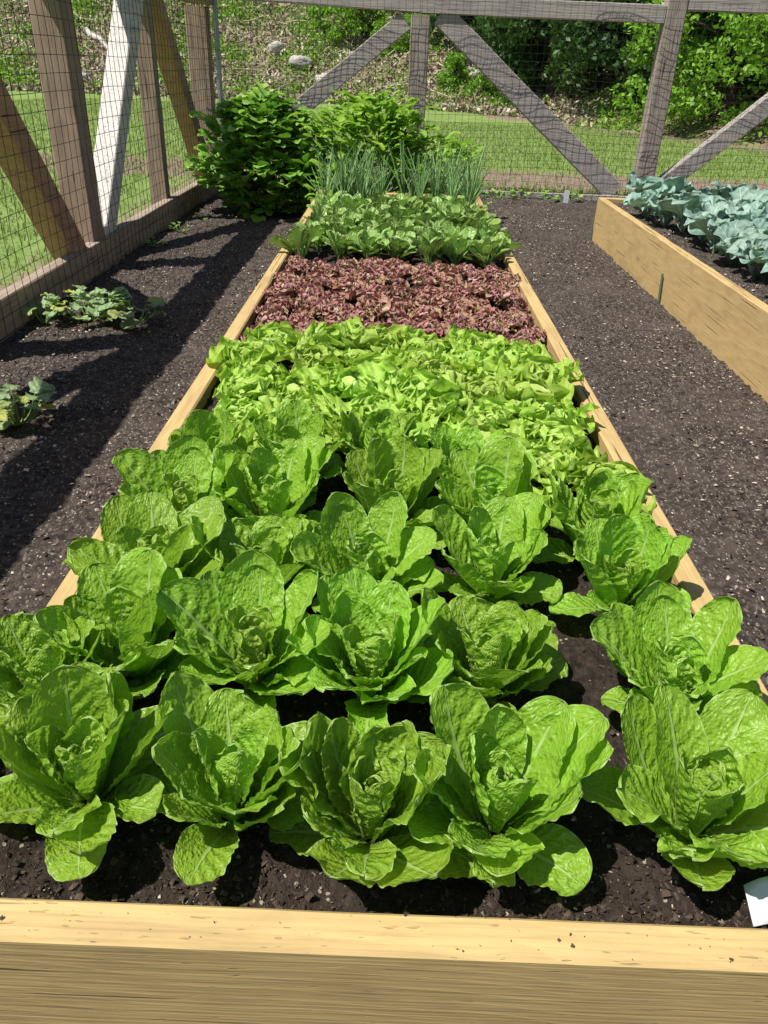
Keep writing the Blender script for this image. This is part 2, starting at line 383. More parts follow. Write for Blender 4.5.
# ------------------------------------------------------------------ loose chips (nobody could count them)
def chips(name, n, box, zf, smin, smax, seed, near=None, mat='chips', lab='pale bark and perlite chips strewn over dark soil'):
    r = np.random.default_rng(seed)
    x = r.uniform(box[0], box[1], n); y = box[2] + (box[3] - box[2]) * r.uniform(0, 1, n) ** (near or 1)
    z = zf(x, y) + .002
    s = smin + (smax - smin) * r.uniform(0, 1, n) ** 3
    a = r.uniform(0, 6.28, n); el = r.uniform(.25, 1, n)
    s = s * np.where(fbm(x * 1.3, y * 1.3, 3, 77) + r.uniform(-.22, .22, n) > -.05, 1, .25)
    ca, sa = np.cos(a), np.sin(a)
    k = np.array([[-1, -.6], [.9, -.8], [1.1, .5], [-.5, 1]])
    pts = []
    for q in range(4):
        px = k[q, 0] * s; py = k[q, 1] * s * el
        pts.append(np.stack([x + px * ca - py * sa, y + px * sa + py * ca, z + r.uniform(-.3, .9, n) * s], -1))
    top = np.stack([x, y, z + s * .7], -1)
    v = np.stack(pts + [top], 1).reshape(-1, 3)
    b = np.arange(n)[:, None] * 5
    f = np.concatenate([b + np.array([[q, (q + 1) % 4, 4]]) for q in range(4)])
    var = np.repeat(np.stack([r.uniform(-.9, 1.3, n), 0 * x, 0 * x], -1), 5, 0)
    m = MB(); m.add(v, f, var)
    tag(m.build(name, M[mat], smooth=False), lab, 'chips' if mat == 'chips' else 'soil', kind='stuff')
chips('path_chips', 9000, (.76, 1.87, 1.2, 10.2), path_z, .002, .011, 1, 1.3)
chips('path_chips', 8500, (-2.1, -.71, 1.2, 10.2), path_z, .002, .011, 2, 1.3)
chips('bed_chips', 9000, (BX0 + .07, BX1 - .07, BY0 + .07, BY1 - .1), bed_z, .001, .0036, 3, 2.0)
chips('soil_crumbs', 26000, (BX0 + .07, BX1 - .07, BY0 + .07, 2.2), bed_z, .0012, .008, 13, 2.2, 'crumb', 'loose dark crumbs of soil in the lettuce bed')
chips('soil_crumbs', 14000, (-2.1, 1.86, 1.2, 10.2), path_z, .003, .014, 14, 1.5, 'crumb', 'loose dark crumbs of soil on the paths')
chips('soil_crumbs', 170, (BX0, BX1, BY0 + .004, BY0 + .058), lambda x, y: TOP + 0 * x, .0008, .0035, 15, 1, 'crumb', 'specks of dark soil spilled on the front board')
chips('right_bed_chips', 3500, (RX0 + .07, RX1 - .07, 3.0, RY1 - .1), rbed_z, .003, .013, 4)

# ------------------------------------------------------------------ boards
def board(name, p0, p1, w, h, mat, parent, seed=0, wob=.0015, side=None, bev=.006):
    """a board from p0 to p1 (centre line); w = thickness sideways, h = depth upward/normal; edges eased, faces slightly uneven"""
    p0 = Vector(p0); p1 = Vector(p1); t = (p1 - p0); L = t.length; t.normalize()
    s = Vector(side) if side else t.cross(Vector((0, 0, 1)))
    if s.length < .01: s = Vector((1, 0, 0))
    s.normalize(); n = s.cross(t).normalized()
    # rounded rectangle section
    hw, hh = w / 2, h / 2; b = bev
    sec = []
    def seg(a, c, k):
        for i in range(k): sec.append((a[0] + (c[0] - a[0]) * i / k, a[1] + (c[1] - a[1]) * i / k))
    cs = [(-hw + b, -hh), (hw - b, -hh), (hw, -hh + b), (hw, hh - b), (hw - b, hh), (-hw + b, hh), (-hw, hh - b), (-hw, -hh + b)]
    for i in range(8): seg(cs[i], cs[(i + 1) % 8], 4 if i % 2 == 0 else 2)
    sec = np.array(sec); k = len(sec)
    ns = max(3, int(L / .06)); tt = np.linspace(0, 1, ns)
    q = np.arange(k)
    TT, Q = np.meshgrid(tt, q, indexing='ij')
    off = 1 + 0 * TT
    SX, SY = sec[:, 0][None] * (1 + 0 * TT), sec[:, 1][None] * (1 + 0 * TT)
    ww = wob * 2 * (fbm(TT * L * 2.5 + seed * 3.3, SX * 3 + SY * 2.1, 2, seed) + fbm(TT * L * 9, SX * 5 - SY * 4, 1, seed + 5) * .3)
    ss, nn = sec[:, 0][None] * (1 + 0 * TT), sec[:, 1][None] * (1 + 0 * TT)
    ln = np.sqrt(ss ** 2 + nn ** 2)
    ss = ss + ww * ss / ln; nn = nn + ww * nn / ln
    P = np.array(p0)[None, None] + np.array(t)[None, None] * (TT * L)[..., None] + ss[..., None] * np.array(s) + nn[..., None] * np.array(n)
    o = np.array(p0)
    P = P - np.array(parent.matrix_world.translation if False else parent.location) if parent else P
    v = P.reshape(-1, 3)
    i = np.arange(ns - 1)[:, None] * k; j = np.arange(k)[None]
    f = np.stack([i + j, i + (j + 1) % k, i + k + (j + 1) % k, i + k + j], -1).reshape(-1, 4)
    m = MB(); m.add(v, f)
    c0 = v[:k].mean(0); c1 = v[-k:].mean(0)
    base = m.n; m.add([c0], np.zeros((0, 3), int)); m.add([c1], np.zeros((0, 3), int))
    j = np.arange(k)
    m.f.append(np.stack([np.full(k, base), (j + 1) % k, j], -1)); m.f.append(np.stack([np.full(k, base + 1), (ns - 1) * k + j, (ns - 1) * k + (j + 1) % k], -1))
    me = m.mesh(name, mat)
    me.polygons.foreach_set('use_smooth', np.ones(len(me.polygons), bool))
    try: me.set_sharp_from_angle(angle=R(28))
    except Exception: pass
    return link(name, me, parent)

def raised_bed(name, x0, x1, y0, y1, label, group):
    r = empty(name, ((x0 + x1) / 2, y0, 0)); tag(r, label, 'raised bed', group)
    z0, z1 = -.02, TOP; zc, h = (z0 + z1) / 2, z1 - z0
    board('board', (x0, y0 + TH / 2, zc), (x1, y0 + TH / 2, zc), TH, h, M['woodx'], r, 1)
    board('board', (x0, y1 - TH / 2, zc), (x1, y1 - TH / 2, zc), TH, h, M['woodx'], r, 2)
    board('board', (x0 + TH / 2, y0 + TH + .002, zc - .001), (x0 + TH / 2, y1 - TH - .002, zc - .001), TH, h, M['woody'], r, 3)
    board('board', (x1 - TH / 2, y0 + TH + .002, zc - .001), (x1 - TH / 2, y1 - TH - .002, zc - .001), TH, h, M['woody'], r, 4)
    return r
raised_bed('raised_bed', BX0, BX1, BY0, BY1, 'long raised bed of tan lumber filled with rows of lettuce', 'raised beds')
raised_bed('raised_bed', RX0, RX1, RY0, RY1, 'tan raised bed beside the right path holding blue green cabbages', 'raised beds')
for px, py, lab in ((1.862, 5.42, 'thin green stake leaning on the middle of the tan bed side'), (1.862, 7.66, 'dark green stake at the far corner of the tan bed')):
    s = MB(); v, f = tube([(px, py, -.02), (px - .004, py + .02, .10), (px - .002, py + .045, .2 if py < 6 else .17)], [.008, .008, .007], 6); s.add(v, f)
    tag(s.build('stake', M['greenstake']), lab, 'stake')

# ------------------------------------------------------------------ fences
def wire_panel(name, parent, origin, du, nu, nvz, su, sz, out, seed, rad=.0028, bulge=.012, sag=.01):
    """welded wire: su = spacing along, sz = spacing up"""
    o = np.array(origin, float); du = np.array(du, float); out = np.array(out, float)
    m = MB(); pl = np.array(parent.location)
    def P(u, z):
        b = bulge * (fbm(u * 1.3, z * 2.1, 3, seed) * 3 + .5)
        dz = sag * fbm(u * 1.7, z * 1.1, 2, seed + 3) * 2
        return o[None] + du[None] * u[:, None] + out[None] * b[:, None] + np.array([0, 0, 1.0])[None] * (z + dz)[:, None] - pl[None]
    U, ZZ = nu * su, nvz * sz
    for k in range(nvz + 1):
        n = nu + 1; u = np.linspace(0, U, n); v, f = tube(P(u, np.full(n, k * sz)), rad, 3); m.add(v, f)
    for k in range(nu + 1):
        n = nvz + 1; z = np.linspace(0, ZZ, n); v, f = tube(P(np.full(n, k * su), z), rad, 3); m.add(v, f)
    return m.build(name, M['wire'], parent)

lf = empty('garden_fence', (-2.25, 3.0, 0)); tag(lf, 'left fence of brown posts, leaning braces and black wire mesh', 'fence')
XF = -2.25                                       # centre plane of the left fence
for i, y in enumerate((1.75, 3.78, 5.81, 7.82)):
    w = .20 if i != 3 else .15
    board('post', (XF, y, -.05), (XF, y, 1.885), w, .22 if i != 3 else .13, M['oldz'], lf, 10 + i, .004, (1, 0, 0), .008)
board('rail', (XF - .01, .5, 1.975), (XF - .01, 10.28, 1.975), .23, .17, M['oldy'], lf, 20, .004)
def brace(parent, a, b, w, h, mat, seed, side): board('brace', a, b, w, h, mat, parent, seed, .004, side, .008)
brace(lf, (XF + .01, 5.52, .10), (XF + .01, 4.12, 1.86), .17, .19, M['bounce_orange'], 31, (1, 0, 0))
brace(lf, (XF + .01, 5.98, .10), (XF + .01, 7.55, 1.86), .17, .19, M['pale_brace'], 32, (1, 0, 0))
brace(lf, (XF + .01, 9.75, .10), (XF + .01, 8.05, 1.86), .17, .19, M['bounce_orange'], 33, (1, 0, 0))
brace(lf, (XF + .01, 2.0, .10), (XF + .01, 3.55, 1.86), .17, .19, M['oldy'], 34, (1, 0, 0))
board('sill_board', (-2.165, .5, .09), (-2.165, 10.25, .09), .09, .24, M['oldy'], lf, 35, .004)
wire_panel('wire_mesh', lf, (-2.112, 2.2, .02), (0, 1, 0), 80, 20, .1, .096, (1, 0, 0), 5, rad=.0022)

bf = empty('garden_fence', (0, 10.4, 0)); tag(bf, 'back fence of grey posts and diagonal braces under wire mesh', 'fence')
YF = 10.45
for i, (x, w) in enumerate(((-2.37, .24), (.19, .215), (3.06, .225), (6.1, .22))):
    board('post', (x, YF, -.05), (x, YF, 1.88 if i != 2 else 2.30), w, .2, M['greyz'] if i else M['oldz'], bf, 40 + i, .004, (1, 0, 0), .01)
board('rail', (-2.3, YF - .01, 2.06), (.2, YF - .01, 1.985), .17, .17, M['greyx'], bf, 45, .004)
board('rail', (.203, YF - .012, 1.985), (2.94, YF - .012, 1.98), .17, .175, M['greyx'], bf, 46, .004)
board('rail', (3.18, YF - .012, 2.10), (6.2, YF - .012, 2.10), .17, .15, M['greyx'], bf, 47, .004)
brace(bf, (-2.2, YF + .004, .14), (.02, YF + .004, 1.82), .15, .20, M['greyx'], 48, (0, 1, 0))
brace(bf, (2.72, YF + .004, .10), (.42, YF + .004, 1.90), .15, .24, M['greyx'], 49, (0, 1, 0))
brace(bf, (3.28, YF + .004, .16), (5.6, YF + .004, 2.2), .15, .20, M['greyx'], 50, (0, 1, 0))
board('sill_board', (-2.3, 10.36, .02), (6.2, 10.36, .02), .05, .09, M['greyx'], bf, 51, .003)
wire_panel('wire_mesh', bf, (-2.3, 10.315, .02), (1, 0, 0), 106, 26, .08, .08, (0, -1, 0), 9, bulge=.045, sag=.02, rad=.0019)

pp = MB(); v, f = tube([(-2.13, 10.30, 0), (-2.13, 10.30, 2.4)], .03, 10); pp.add(v, f)
tag(pp.build('metal_pipe', M['metal']), 'grey metal pipe standing against the fence corner post', 'pipe')
pp = MB(); v, f = tube([(5.05, 33.0, 1.0), (5.3, 33.0, 5.5)], .07, 10); pp.add(v, f)
tag(pp.build('metal_pole', M['metal']), 'thin grey pole leaning at the dark edge of the woods', 'pole')

# ------------------------------------------------------------------ leaves
def leaf(mb, L, W, th0, th1, phi, r0=.012, z0=0., pw=1.4, cup0=1.0, cup1=.45, ruf=.01, rk=4., puck=.004, nv=8, kk=1.7,
         ns=30, nu=17, sm=.62, w0=.28, lob=0., lk=7., t=0., twist=0., petiole=0., crimp=.0, tp=2.1, r=None, tipin=1.0, side=0., base=(0, 0)):
    r = r or random
    seed = r.randint(0, 99999)
    q = np.linspace(0, 1, ns); s = 1 - (1 - q) ** 1.35
    u = np.linspace(-1, 1, nu); u = np.sign(u) * np.abs(u) ** .9
    th = th0 + (th1 - th0) * s ** pw + .10 * (vn(s * 3, 0 * s, seed) - .5)
    ds = np.diff(s, prepend=0) * L
    rr = r0 + np.cumsum(np.sin(th) * ds); zz = z0 + np.cumsum(np.cos(th) * ds)
    a = np.clip((s - petiole) / (sm - petiole), 0, 1); a = a * a * (3 - 2 * a)
    wl = w0 + (1 - w0) * a ** .85
    wt = np.sqrt(np.clip(1 - np.clip((s - sm) / (1 - sm), 0, 1) ** tp, 0, 1))
    w = W / 2 * wl * wt
    S, U = np.meshgrid(s, u, indexing='ij'); Wd = np.repeat(w[:, None], nu, 1)
    if lob > 0:
        Wd = Wd * (1 + lob * np.sin(2 * math.pi * lk * S + (U > 0) * 2.1 + seed % 7) * np.abs(U) ** 2)
    c = (cup0 + (cup1 - cup0) * S)
    ca = c * U
    xt = np.where(np.abs(c) > 1e-3, Wd * np.sin(ca) / c, Wd * U)
    xn = np.where(np.abs(c) > 1e-3, Wd * (1 - np.cos(ca)) / c, 0)
    TH = np.repeat(th[:, None], nu, 1)
    # local normal (to the inner/upper side), in (tangent, inward) plane
    nt = -np.sin(ca); nn = np.cos(ca)
    ph1, ph2 = r.uniform(0, 6.28), r.uniform(0, 6.28)
    ph = np.where(U > 0, ph1, ph2)
    d = ruf * np.abs(U) ** 3.2 * np.sin(2 * math.pi * rk * S + ph + 1.3 * vn(S * 6, U, seed)) * np.clip(S * 2.2 - .3, 0, 1)
    d += ruf * .5 * np.abs(U) ** 2 * np.sin(2 * math.pi * rk * .5 * S + ph * 1.7)
    vein = np.sin(math.pi * (nv * S - kk * np.abs(U) + .9 * vn(S * 3 + seed, U * 1.5, 3) + seed % 3)) ** 2
    rib = np.clip(np.abs(U) / .16, 0, 1)
    blis = vein * (.25 + 1.0 * vn(S * nv * 1.4, U * 3.6 + seed, 8)) + .7 * vn(S * nv * 1.1 + 9, U * 3.2 - seed, seed)
    d += puck * (blis - .6) * rib * np.clip(S * 3 - .35, 0, 1) * (1 - .5 * np.abs(U) ** 4)
    rim_ = np.clip((np.maximum(np.abs(U), (S - .82) / .18) - .7) / .3, 0, 1)
    d += crimp * rim_ ** 1.5 * np.sin(2 * math.pi * 11 * (S + .35 * U) + 4 * vn(S * 9, U * 3, seed))
    d -= puck * 1.1 * (1 - rib) * np.clip(1.1 - S, 0, 1)
    xt = xt + d * nt; xn = xn + d * nn
    # side sway
    sw = side * L * S ** 2
    RR = rr[:, None] - xn * np.cos(TH); ZZ = zz[:, None] + xn * np.sin(TH)
    tw = twist * S
    XT = xt * np.cos(tw) + sw; RR = RR + xt * np.sin(tw) * np.cos(TH) * -1; ZZ = ZZ + xt * np.sin(tw) * np.sin(TH)
    cp, sp = math.cos(phi), math.sin(phi)
    x = base[0] + RR * cp - XT * sp; y = base[1] + RR * sp + XT * cp
    v = np.stack([x, y, ZZ], -1).reshape(-1, 3)
    edge = np.maximum(np.abs(U), np.clip((S - .9) * 10, 0, 1) * .999)
    rnd = r.random()
    var = np.stack([0 * S + rnd, 0 * S + t, edge], -1).reshape(-1, 3)
    uv = np.stack([U, S], -1).reshape(-1, 2)
    mb.add(v, grid_faces(ns, nu), var, uv)

def romaine(name, seed, loc, label, hi=True, n=22, scale=1.0):
    r = random.Random(seed)
    e = empty(name, loc); tag(e, label, 'romaine lettuce', 'romaine lettuces in the near half of the bed')
    out, heart, st = MB(), MB(), MB(); frac = r.uniform(.15, .26); mood = r.uniform(-6, 7)
    ns, nu = (50, 29)
    ph = r.uniform(0, 6.28)
    for i in range(n):
        t = i / (n - 1)
        phi = ph + i * 2.3999 + r.uniform(-.25, .25)
        if t < frac:       # lowest leaves, spreading and drooping
            L = r.uniform(.14, .195); W = L * r.uniform(.58, .80); th0 = R(r.uniform(36, 60)); th1 = R(r.uniform(60, 112)); c0, c1 = 1.1, r.uniform(0, .8)
        elif t < .68:     # tall standing leaves
            L = r.uniform(.19, .255); W = L * r.uniform(.48, .62); th0 = R(r.uniform(16, 42) + mood); th1 = R(r.uniform(2, 42) + mood * 1.5); c0, c1 = 1.15, r.uniform(.2, .6)
        else:             # heart
            k = (t - .68) / .32
            L = .18 - .085 * k + r.uniform(-.012, .012); W = L * r.uniform(.58, .70); th0 = R(18 - 12 * k); th1 = R(r.uniform(8, 24) - 26 * k); c0, c1 = 1.3, .8
        face = max(0.0, -math.sin(phi))            # the sunny near side of the row opens lower, as it does in the bed
        if frac <= t < .72: L *= 1 - .24 * face; th0 += R(12) * face; th1 += R(34) * face
        L *= .96 * scale; W *= .96 * scale * (1 - .12 * face)
        leaf(out if t < .68 else heart, L, W, th0, th1, phi, r0=.020 * (1 - .6 * t), z0=.012 + .028 * t, cup0=c0, cup1=c1,
             ruf=.0075 * (.4 + .8 * r.random()) if t < .68 else .005, rk=r.uniform(1.8, 3.2), puck=.0040 * (.6 + .6 * t) * (1 if t > .2 else .55), nv=8, kk=1.5, ns=ns, nu=nu,
             crimp=.0016, t=max(0, (t - .45) / .55), twist=r.uniform(-.3, .3), side=r.uniform(-.1, .1), r=r, sm=r.uniform(.54, .62), w0=.26)
    out.build('outer_leaves', M['romaine'], e); heart.build('heart', M['romaine'], e)
    v, f = tube([(0, 0, -.03), (0, 0, .0), (0, 0, .035)], [.016, .021, .024], 10); st.add(v, f); st.build('stalk', M['stalk'], e)
    return e

ordn = ['first', 'second', 'third', 'fourth', 'fifth', 'sixth', 'seventh', 'eighth', 'ninth', 'tenth', 'eleventh', 'twelfth']
rows = [
    ([(-.450, .815), (-.215, .80), (.000, .775), (.190, .785), (.490, .79)], 'nearest the front board'),
    ([(-.455, 1.085), (-.230, 1.09), (-.015, 1.07), (.205, 1.075), (.545, 1.06)], 'second from the front board'),
    ([(-.475, 1.32), (-.255, 1.34), (-.03, 1.375), (.245, 1.40), (.520, 1.365)], 'third from the front board'),
    ([(-.49, 1.60), (-.27, 1.63), (.02, 1.66), (.275, 1.655), (.52, 1.60)], 'fourth from the front board'),
    ([(-.47, 1.86), (-.24, 1.86), (-.03, 1.92), (.22, 1.88)], 'fifth from the front board'),
]
protos = []
k = 0
for ri, (pts, rn) in enumerate(rows):
    for ci, (x, y) in enumerate(pts):
        lab = 'upright green romaine, %s from the left rail in the row %s' % (ordn[ci], rn)
        z = float(bed_z(np.array([x]), np.array([y]))[0]) + .004
        if ri == 0 or (ri == 1 and ci < 3):
            o = romaine('romaine_lettuce', 100 + k, (x, y, z), lab, True, 22 + k % 3); protos.append(o)
        else:
            o = copy_tree(protos[(k * 5 + ri) % len(protos)]); tag(o, lab)
            o.location = (x, y, z)
            o.rotation_euler = (random.uniform(-.08, .08), random.uniform(-.08, .08), random.uniform(-.75, .75))
            s = random.uniform(.96, 1.10) * (1 if ri < 4 else .9); o.scale = (s, s, s * random.uniform(.95, 1.05))
        k += 1
o = copy_tree(protos[1]); tag(o, 'romaine cut off by the left edge of the picture beside the front row')
o.location = (-.585, 1.0, .34); o.rotation_euler = (0, 0, .6); o.scale = (.95, .95, .95)

def plant_grid(kind, cat, group, protos, x0, x1, nx, ylist, jit, lab, zf=bed_z, scale=(.9, 1.1), skip=None, tilt=.12):
    """one prototype per look, copied into rows; every plant keeps a label of its own"""
    used = [False] * len(protos); n = 0
    for ri, y in enumerate(ylist):
        for ci in range(nx):
            x = x0 + (x1 - x0) * (ci + (.25 if ri % 2 else 0)) / (nx - 1 + .25) + random.uniform(-jit, jit); yy = y + random.uniform(-jit, jit)
            if skip and skip(x, yy): continue
            q = random.randrange(len(protos))
            o = protos[q] if not used[q] else copy_tree(protos[q]); used[q] = True
            tag(o, lab(ci, ri, nx, len(ylist)), cat, group)
            z = float(zf(np.array([x]), np.array([yy]))[0]) + .002
            o.location = (x, yy, z); o.rotation_euler = (random.uniform(-tilt, tilt), random.uniform(-tilt, tilt), random.uniform(0, 6.28))
            s = random.uniform(*scale); o.scale = (s, s, s); n += 1
    for q, f in enumerate(used):
        if not f:
            for ch in list(protos[q].children): bpy.data.objects.remove(ch)
            bpy.data.objects.remove(protos[q])

def rosette(name, seed, mat, n, Lr, Wr, th_out, th_in, stalk='stalk', stalkmat='stalk', **kw):
    r = random.Random(seed); e = empty(name, (0, 0, 0)); fo = MB(); st = MB(); ph = r.uniform(0, 6.28)
    for i in range(n):
        t = i / (n - 1)
        L = (Lr[0] + (Lr[1] - Lr[0]) * t) * r.uniform(.85, 1.15)
        th0 = R(th_out[0] + (th_in[0] - th_out[0]) * t + r.uniform(-9, 9)); th1 = R(th_out[1] + (th_in[1] - th_out[1]) * t + r.uniform(-14, 14))
        kk = dict(kw)
        leaf(fo, L, L * r.uniform(*Wr), th0, th1, ph + i * 2.3999 + r.uniform(-.3, .3), r0=.014 * (1 - t * .7), z0=.01 + .02 * t, t=max(0, t * 1.2 - .4),
             r=r, twist=r.uniform(-.6, .6), side=r.uniform(-.2, .2), **kk)
    fo.build('foliage', M[mat], e)
    v, f = tube([(0, 0, -.03), (0, 0, .01), (0, 0, .04)], [.010, .013, .008], 7); st.add(v, f); st.build(stalk, M[stalkmat], e)
    return e

# bright frilly leaf lettuce
fr = [rosette('leaf_lettuce', 300 + i, 'frilly', 19, (.130, .075), (1.1, 1.45), (50, 86), (22, 34), tp=3.4, ns=22, nu=27, ruf=.020, rk=4.0, puck=.008, nv=4, kk=1.2,
              sm=.66, w0=.30, lob=.07, lk=5.5, cup0=1.2, cup1=.45, crimp=.002) for i in range(5)]
plant_grid('leaf_lettuce', 'leaf lettuce', 'frilly leaf lettuces between the romaine and the red lettuce', fr, -.50, .54, 6,
           [2.10, 2.28, 2.46, 2.63, 2.80, 2.97], .024,
           lambda c, r, nx, ny: 'frilly bright green lettuce, %s from the left rail, row %s behind the romaine' % (ordn[c], ordn[r]), scale=(.95, 1.18))
for x, y, lab in ((.60, 1.86, 'nearer'), (.45, 1.96, 'farther')):
    o = copy_tree([q for q in COL.objects if q.name.startswith('leaf_lettuce')][0]); o.location = (x, y, .345); o.rotation_euler = (0, 0, x * 9); o.scale = (1, 1, .95)
    tag(o, 'frilly green lettuce by the right rail beside the romaine, %s of the pair' % lab)

# red lettuce
rd = [rosette('red_lettuce', 400 + i, 'red', 46, (.085, .045), (.55, .85), (50, 80), (14, 16), ns=11, nu=13, ruf=.015, rk=3.4, puck=.003, nv=4, kk=1.4,
              sm=.68, w0=.3, lob=.34, lk=4.5, cup0=.9, cup1=.1, crimp=.003) for i in range(5)]
plant_grid('red_lettuce', 'red lettuce', 'red lettuces across the middle of the bed', rd, -.55, .60, 9,
           [3.16, 3.31, 3.47, 3.63, 3.80, 3.97, 4.14, 4.32, 4.50], .02,
           lambda c, r, nx, ny: 'ruffled maroon lettuce, %s from the left rail, row %s behind the green lettuce' % (ordn[c], ordn[r]), scale=(.8, 1.25), tilt=.3)

# spinach
sp_ = [rosette('spinach_plant', 500 + i, 'spinach', 17, (.20, .15), (.36, .48), (42, 78), (8, 20), ns=14, nu=11, ruf=.005, rk=2.2, puck=.006, nv=5, kk=1.4,
               sm=.7, w0=.10, petiole=.28, cup0=.5, cup1=.35, stalkmat='stem') for i in range(4)]
plant_grid('spinach_plant', 'spinach', 'spinach plants behind the red lettuce', sp_, -.54, .58, 7, [4.80, 5.01, 5.22, 5.43, 5.65, 5.88, 6.12, 6.35], .04,
           lambda c, r, nx, ny: 'leafy dark green spinach, %s from the left rail, row %s behind the red lettuce' % (ordn[c], ordn[r]), scale=(.8, 1.05), tilt=.3)

# onions
def onion(seed):
    r = random.Random(seed); e = empty('onion_plant', (0, 0, 0)); m = MB(); b = MB()
    for i in range(13):
        a = r.uniform(0, 6.28); h = r.uniform(.22, .46); lean = r.uniform(.02, .20)
        z = np.linspace(0, 1, 7); rr = .006 + lean * z ** 1.8 + .02 * np.sin(z * 3) * r.uniform(-1, 1)
        v, f = tube(np.stack([rr * math.cos(a), rr * math.sin(a), z * h], -1), .0062 * (1 - z * .85) + .001, 5)
        m.add(v, f, np.tile([r.random(), 0, 0], (len(v), 1)))
    v, f = tube([(0, 0, -.02), (0, 0, .02), (0, 0, .05)], [.014, .013, .008], 8); b.add(v, f)
    m.build('onion_leaves', M['onion'], e); b.build('bulb', M['stalk'], e)
    return e
on = [onion(600 + i) for i in range(4)]
plant_grid('onion_plant', 'onion', 'onions at the far end of the bed', on, -.56, .62, 9, [6.62, 6.85, 7.08, 7.28], .02,
           lambda c, r, nx, ny: 'spiky green onion, %s from the left rail, row %s behind the spinach' % (ordn[c], ordn[r]), scale=(.85, 1.15),
           skip=lambda x, y: (-.1 < x < .05) or (y < 6.7 and .12 < x < .3))

# brassicas in the right bed
br = [rosette('cabbage_plant', 700 + i, 'brassica', 14, (.26, .13), (.60, .85), (28, 74), (6, 20), ns=22, nu=19, ruf=.022, rk=2.4, puck=.006, nv=5, kk=1.3,
              sm=.66, w0=.10, petiole=.30, lob=.10, lk=3.3, cup0=.5, cup1=-.1, stalkmat='stem') for i in range(4)]
plant_grid('cabbage_plant', 'cabbage', 'blue green cabbages in the right bed', br, 2.14, 3.08, 4, [3.4, 3.75, 4.1, 4.45, 4.8, 5.15, 5.5, 5.85, 6.2, 6.55, 6.9, 7.25], .07,
           lambda c, r, nx, ny: 'blue green cabbage, %s from the tan side board, %s counted from the far fence' % (ordn[c], ordn[ny - 1 - r]),
           zf=rbed_z, scale=(.95, 1.3), tilt=.3, skip=lambda x, y: (y < 4.9 and x < 2.3 and (y * 7 % 1) < .55))

# squash seedlings on the left path, weeds along the back sill
def clump(name, seed, mat, n, spread, L, h, loc, label, cat, group=None, W=(.9, 1.1), lob=.18, stemr=.004, flat=(50, 95)):
    r = random.Random(seed); e = empty(name, loc); tag(e, label, cat, group); fo = MB(); st = MB()
    for i in range(n):
        a = r.uniform(0, 6.28); d = spread * math.sqrt(r.random()); bx, by = d * math.cos(a), d * math.sin(a)
        z = h * r.uniform(.35, 1) * (1 - .45 * d / spread); l = L * r.uniform(.6, 1.1)
        leaf(fo, l, l * r.uniform(*W), R(r.uniform(*flat)), R(r.uniform(80, 120)), a + r.uniform(-1, 1), r0=0, z0=z, ns=11, nu=11, ruf=L * .07, rk=2.5, puck=L * .03, nv=4,
             sm=.5, w0=.55, lob=lob, lk=2.5, cup0=.5, cup1=.2, t=r.random() ** 3, r=r, twist=r.uniform(-.5, .5), base=(bx, by))
        s = np.linspace(0, 1, 5)
        v, f = tube(np.stack([bx * s ** .7, by * s ** .7, z * (.2 * s + .8 * s ** 1.5) + .0], -1), stemr * (1.2 - .5 * s), 5); st.add(v, f)
    fo.build('foliage', M[mat], e); st.build('stems', M['stem'], e)
    return e
clump('squash_plant', 801, 'squash', 44, .21, .10, .20, (-1.80, 4.52, 0), 'pale green squash seedling in the sun beside the left fence sill', 'squash plant', 'squash seedlings on the left path')
clump('squash_plant', 802, 'squash', 16, .13, .12, .18, (-1.52, 4.50, 0), 'squash seedling half in the rail shadow, nearest the bed', 'squash plant', 'squash seedlings on the left path')
clump('squash_plant', 803, 'squash', 10, .09, .11, .18, (-2.03, 4.42, 0), 'small dark squash seedling tight against the fence sill', 'squash plant', 'squash seedlings on the left path')
clump('squash_plant', 804, 'squash', 22, .12, .09, .19, (-1.57, 3.0, 0), 'squash seedling cut by the left edge of the picture', 'squash plant', 'squash seedlings on the left path')
for i, x in enumerate((1.22, 1.5, 1.85, 2.15)):
    clump('weed', 820 + i, 'mint', 12, .13, .07, .12, (x, 10.18 + .03 * (i % 2), 0), 'low green weed at the back fence sill, %s from the lettuce bed' % ordn[i], 'weed', 'weeds at the back sill', stemr=.003)
for i, (x, y) in enumerate(((-2.0, 6.6), (-1.95, 7.3), (-1.9, 8.0))):
    clump('weed', 830 + i, 'currant', 10, .09, .05, .09, (x, y, 0), 'small dark weed by the left sill, %s of three from the near post' % ordn[i], 'weed', 'weeds at the left sill', stemr=.003)

# plant tags
def sheet(pts, th):
    """a small thick curved sheet: pts is a grid (n,m,3)"""
    pts = np.array(pts, float); n, m_, _ = pts.shape
    a = pts.reshape(-1, 3); b = a - np.array([0, 0, th]); f = grid_faces(n, m_)
    per = [i for i in range(m_)] + [i * m_ + m_ - 1 for i in range(1, n)] + [(n - 1) * m_ + i for i in range(m_ - 2, -1, -1)] + [i * m_ for i in range(n - 2, 0, -1)]
    N = len(a); per = np.array(per)
    side = np.stack([per, per + N, np.roll(per, -1) + N, np.roll(per, -1)], -1)
    mb = MB(); mb.add(np.concatenate([a, b]), np.concatenate([f, f[:, ::-1] + N, side])); return mb
g_ = [[(.545 + .16 * i / 8, .655 + .05 * j / 5 + .035 * i / 8, .352 + .012 * math.sin(i * .9) * (j / 5) + .004 * j) for j in range(6)] for i in range(9)]
tag(sheet(g_, .003).build('plastic_sheet', M['white']), 'crumpled white plastic scrap at the front right corner of the bed', 'plastic')
tb = MB(); cb = [(-.03, -.004, 0), (.03, -.004, 0), (.03, .004, 0), (-.03, .004, 0)]
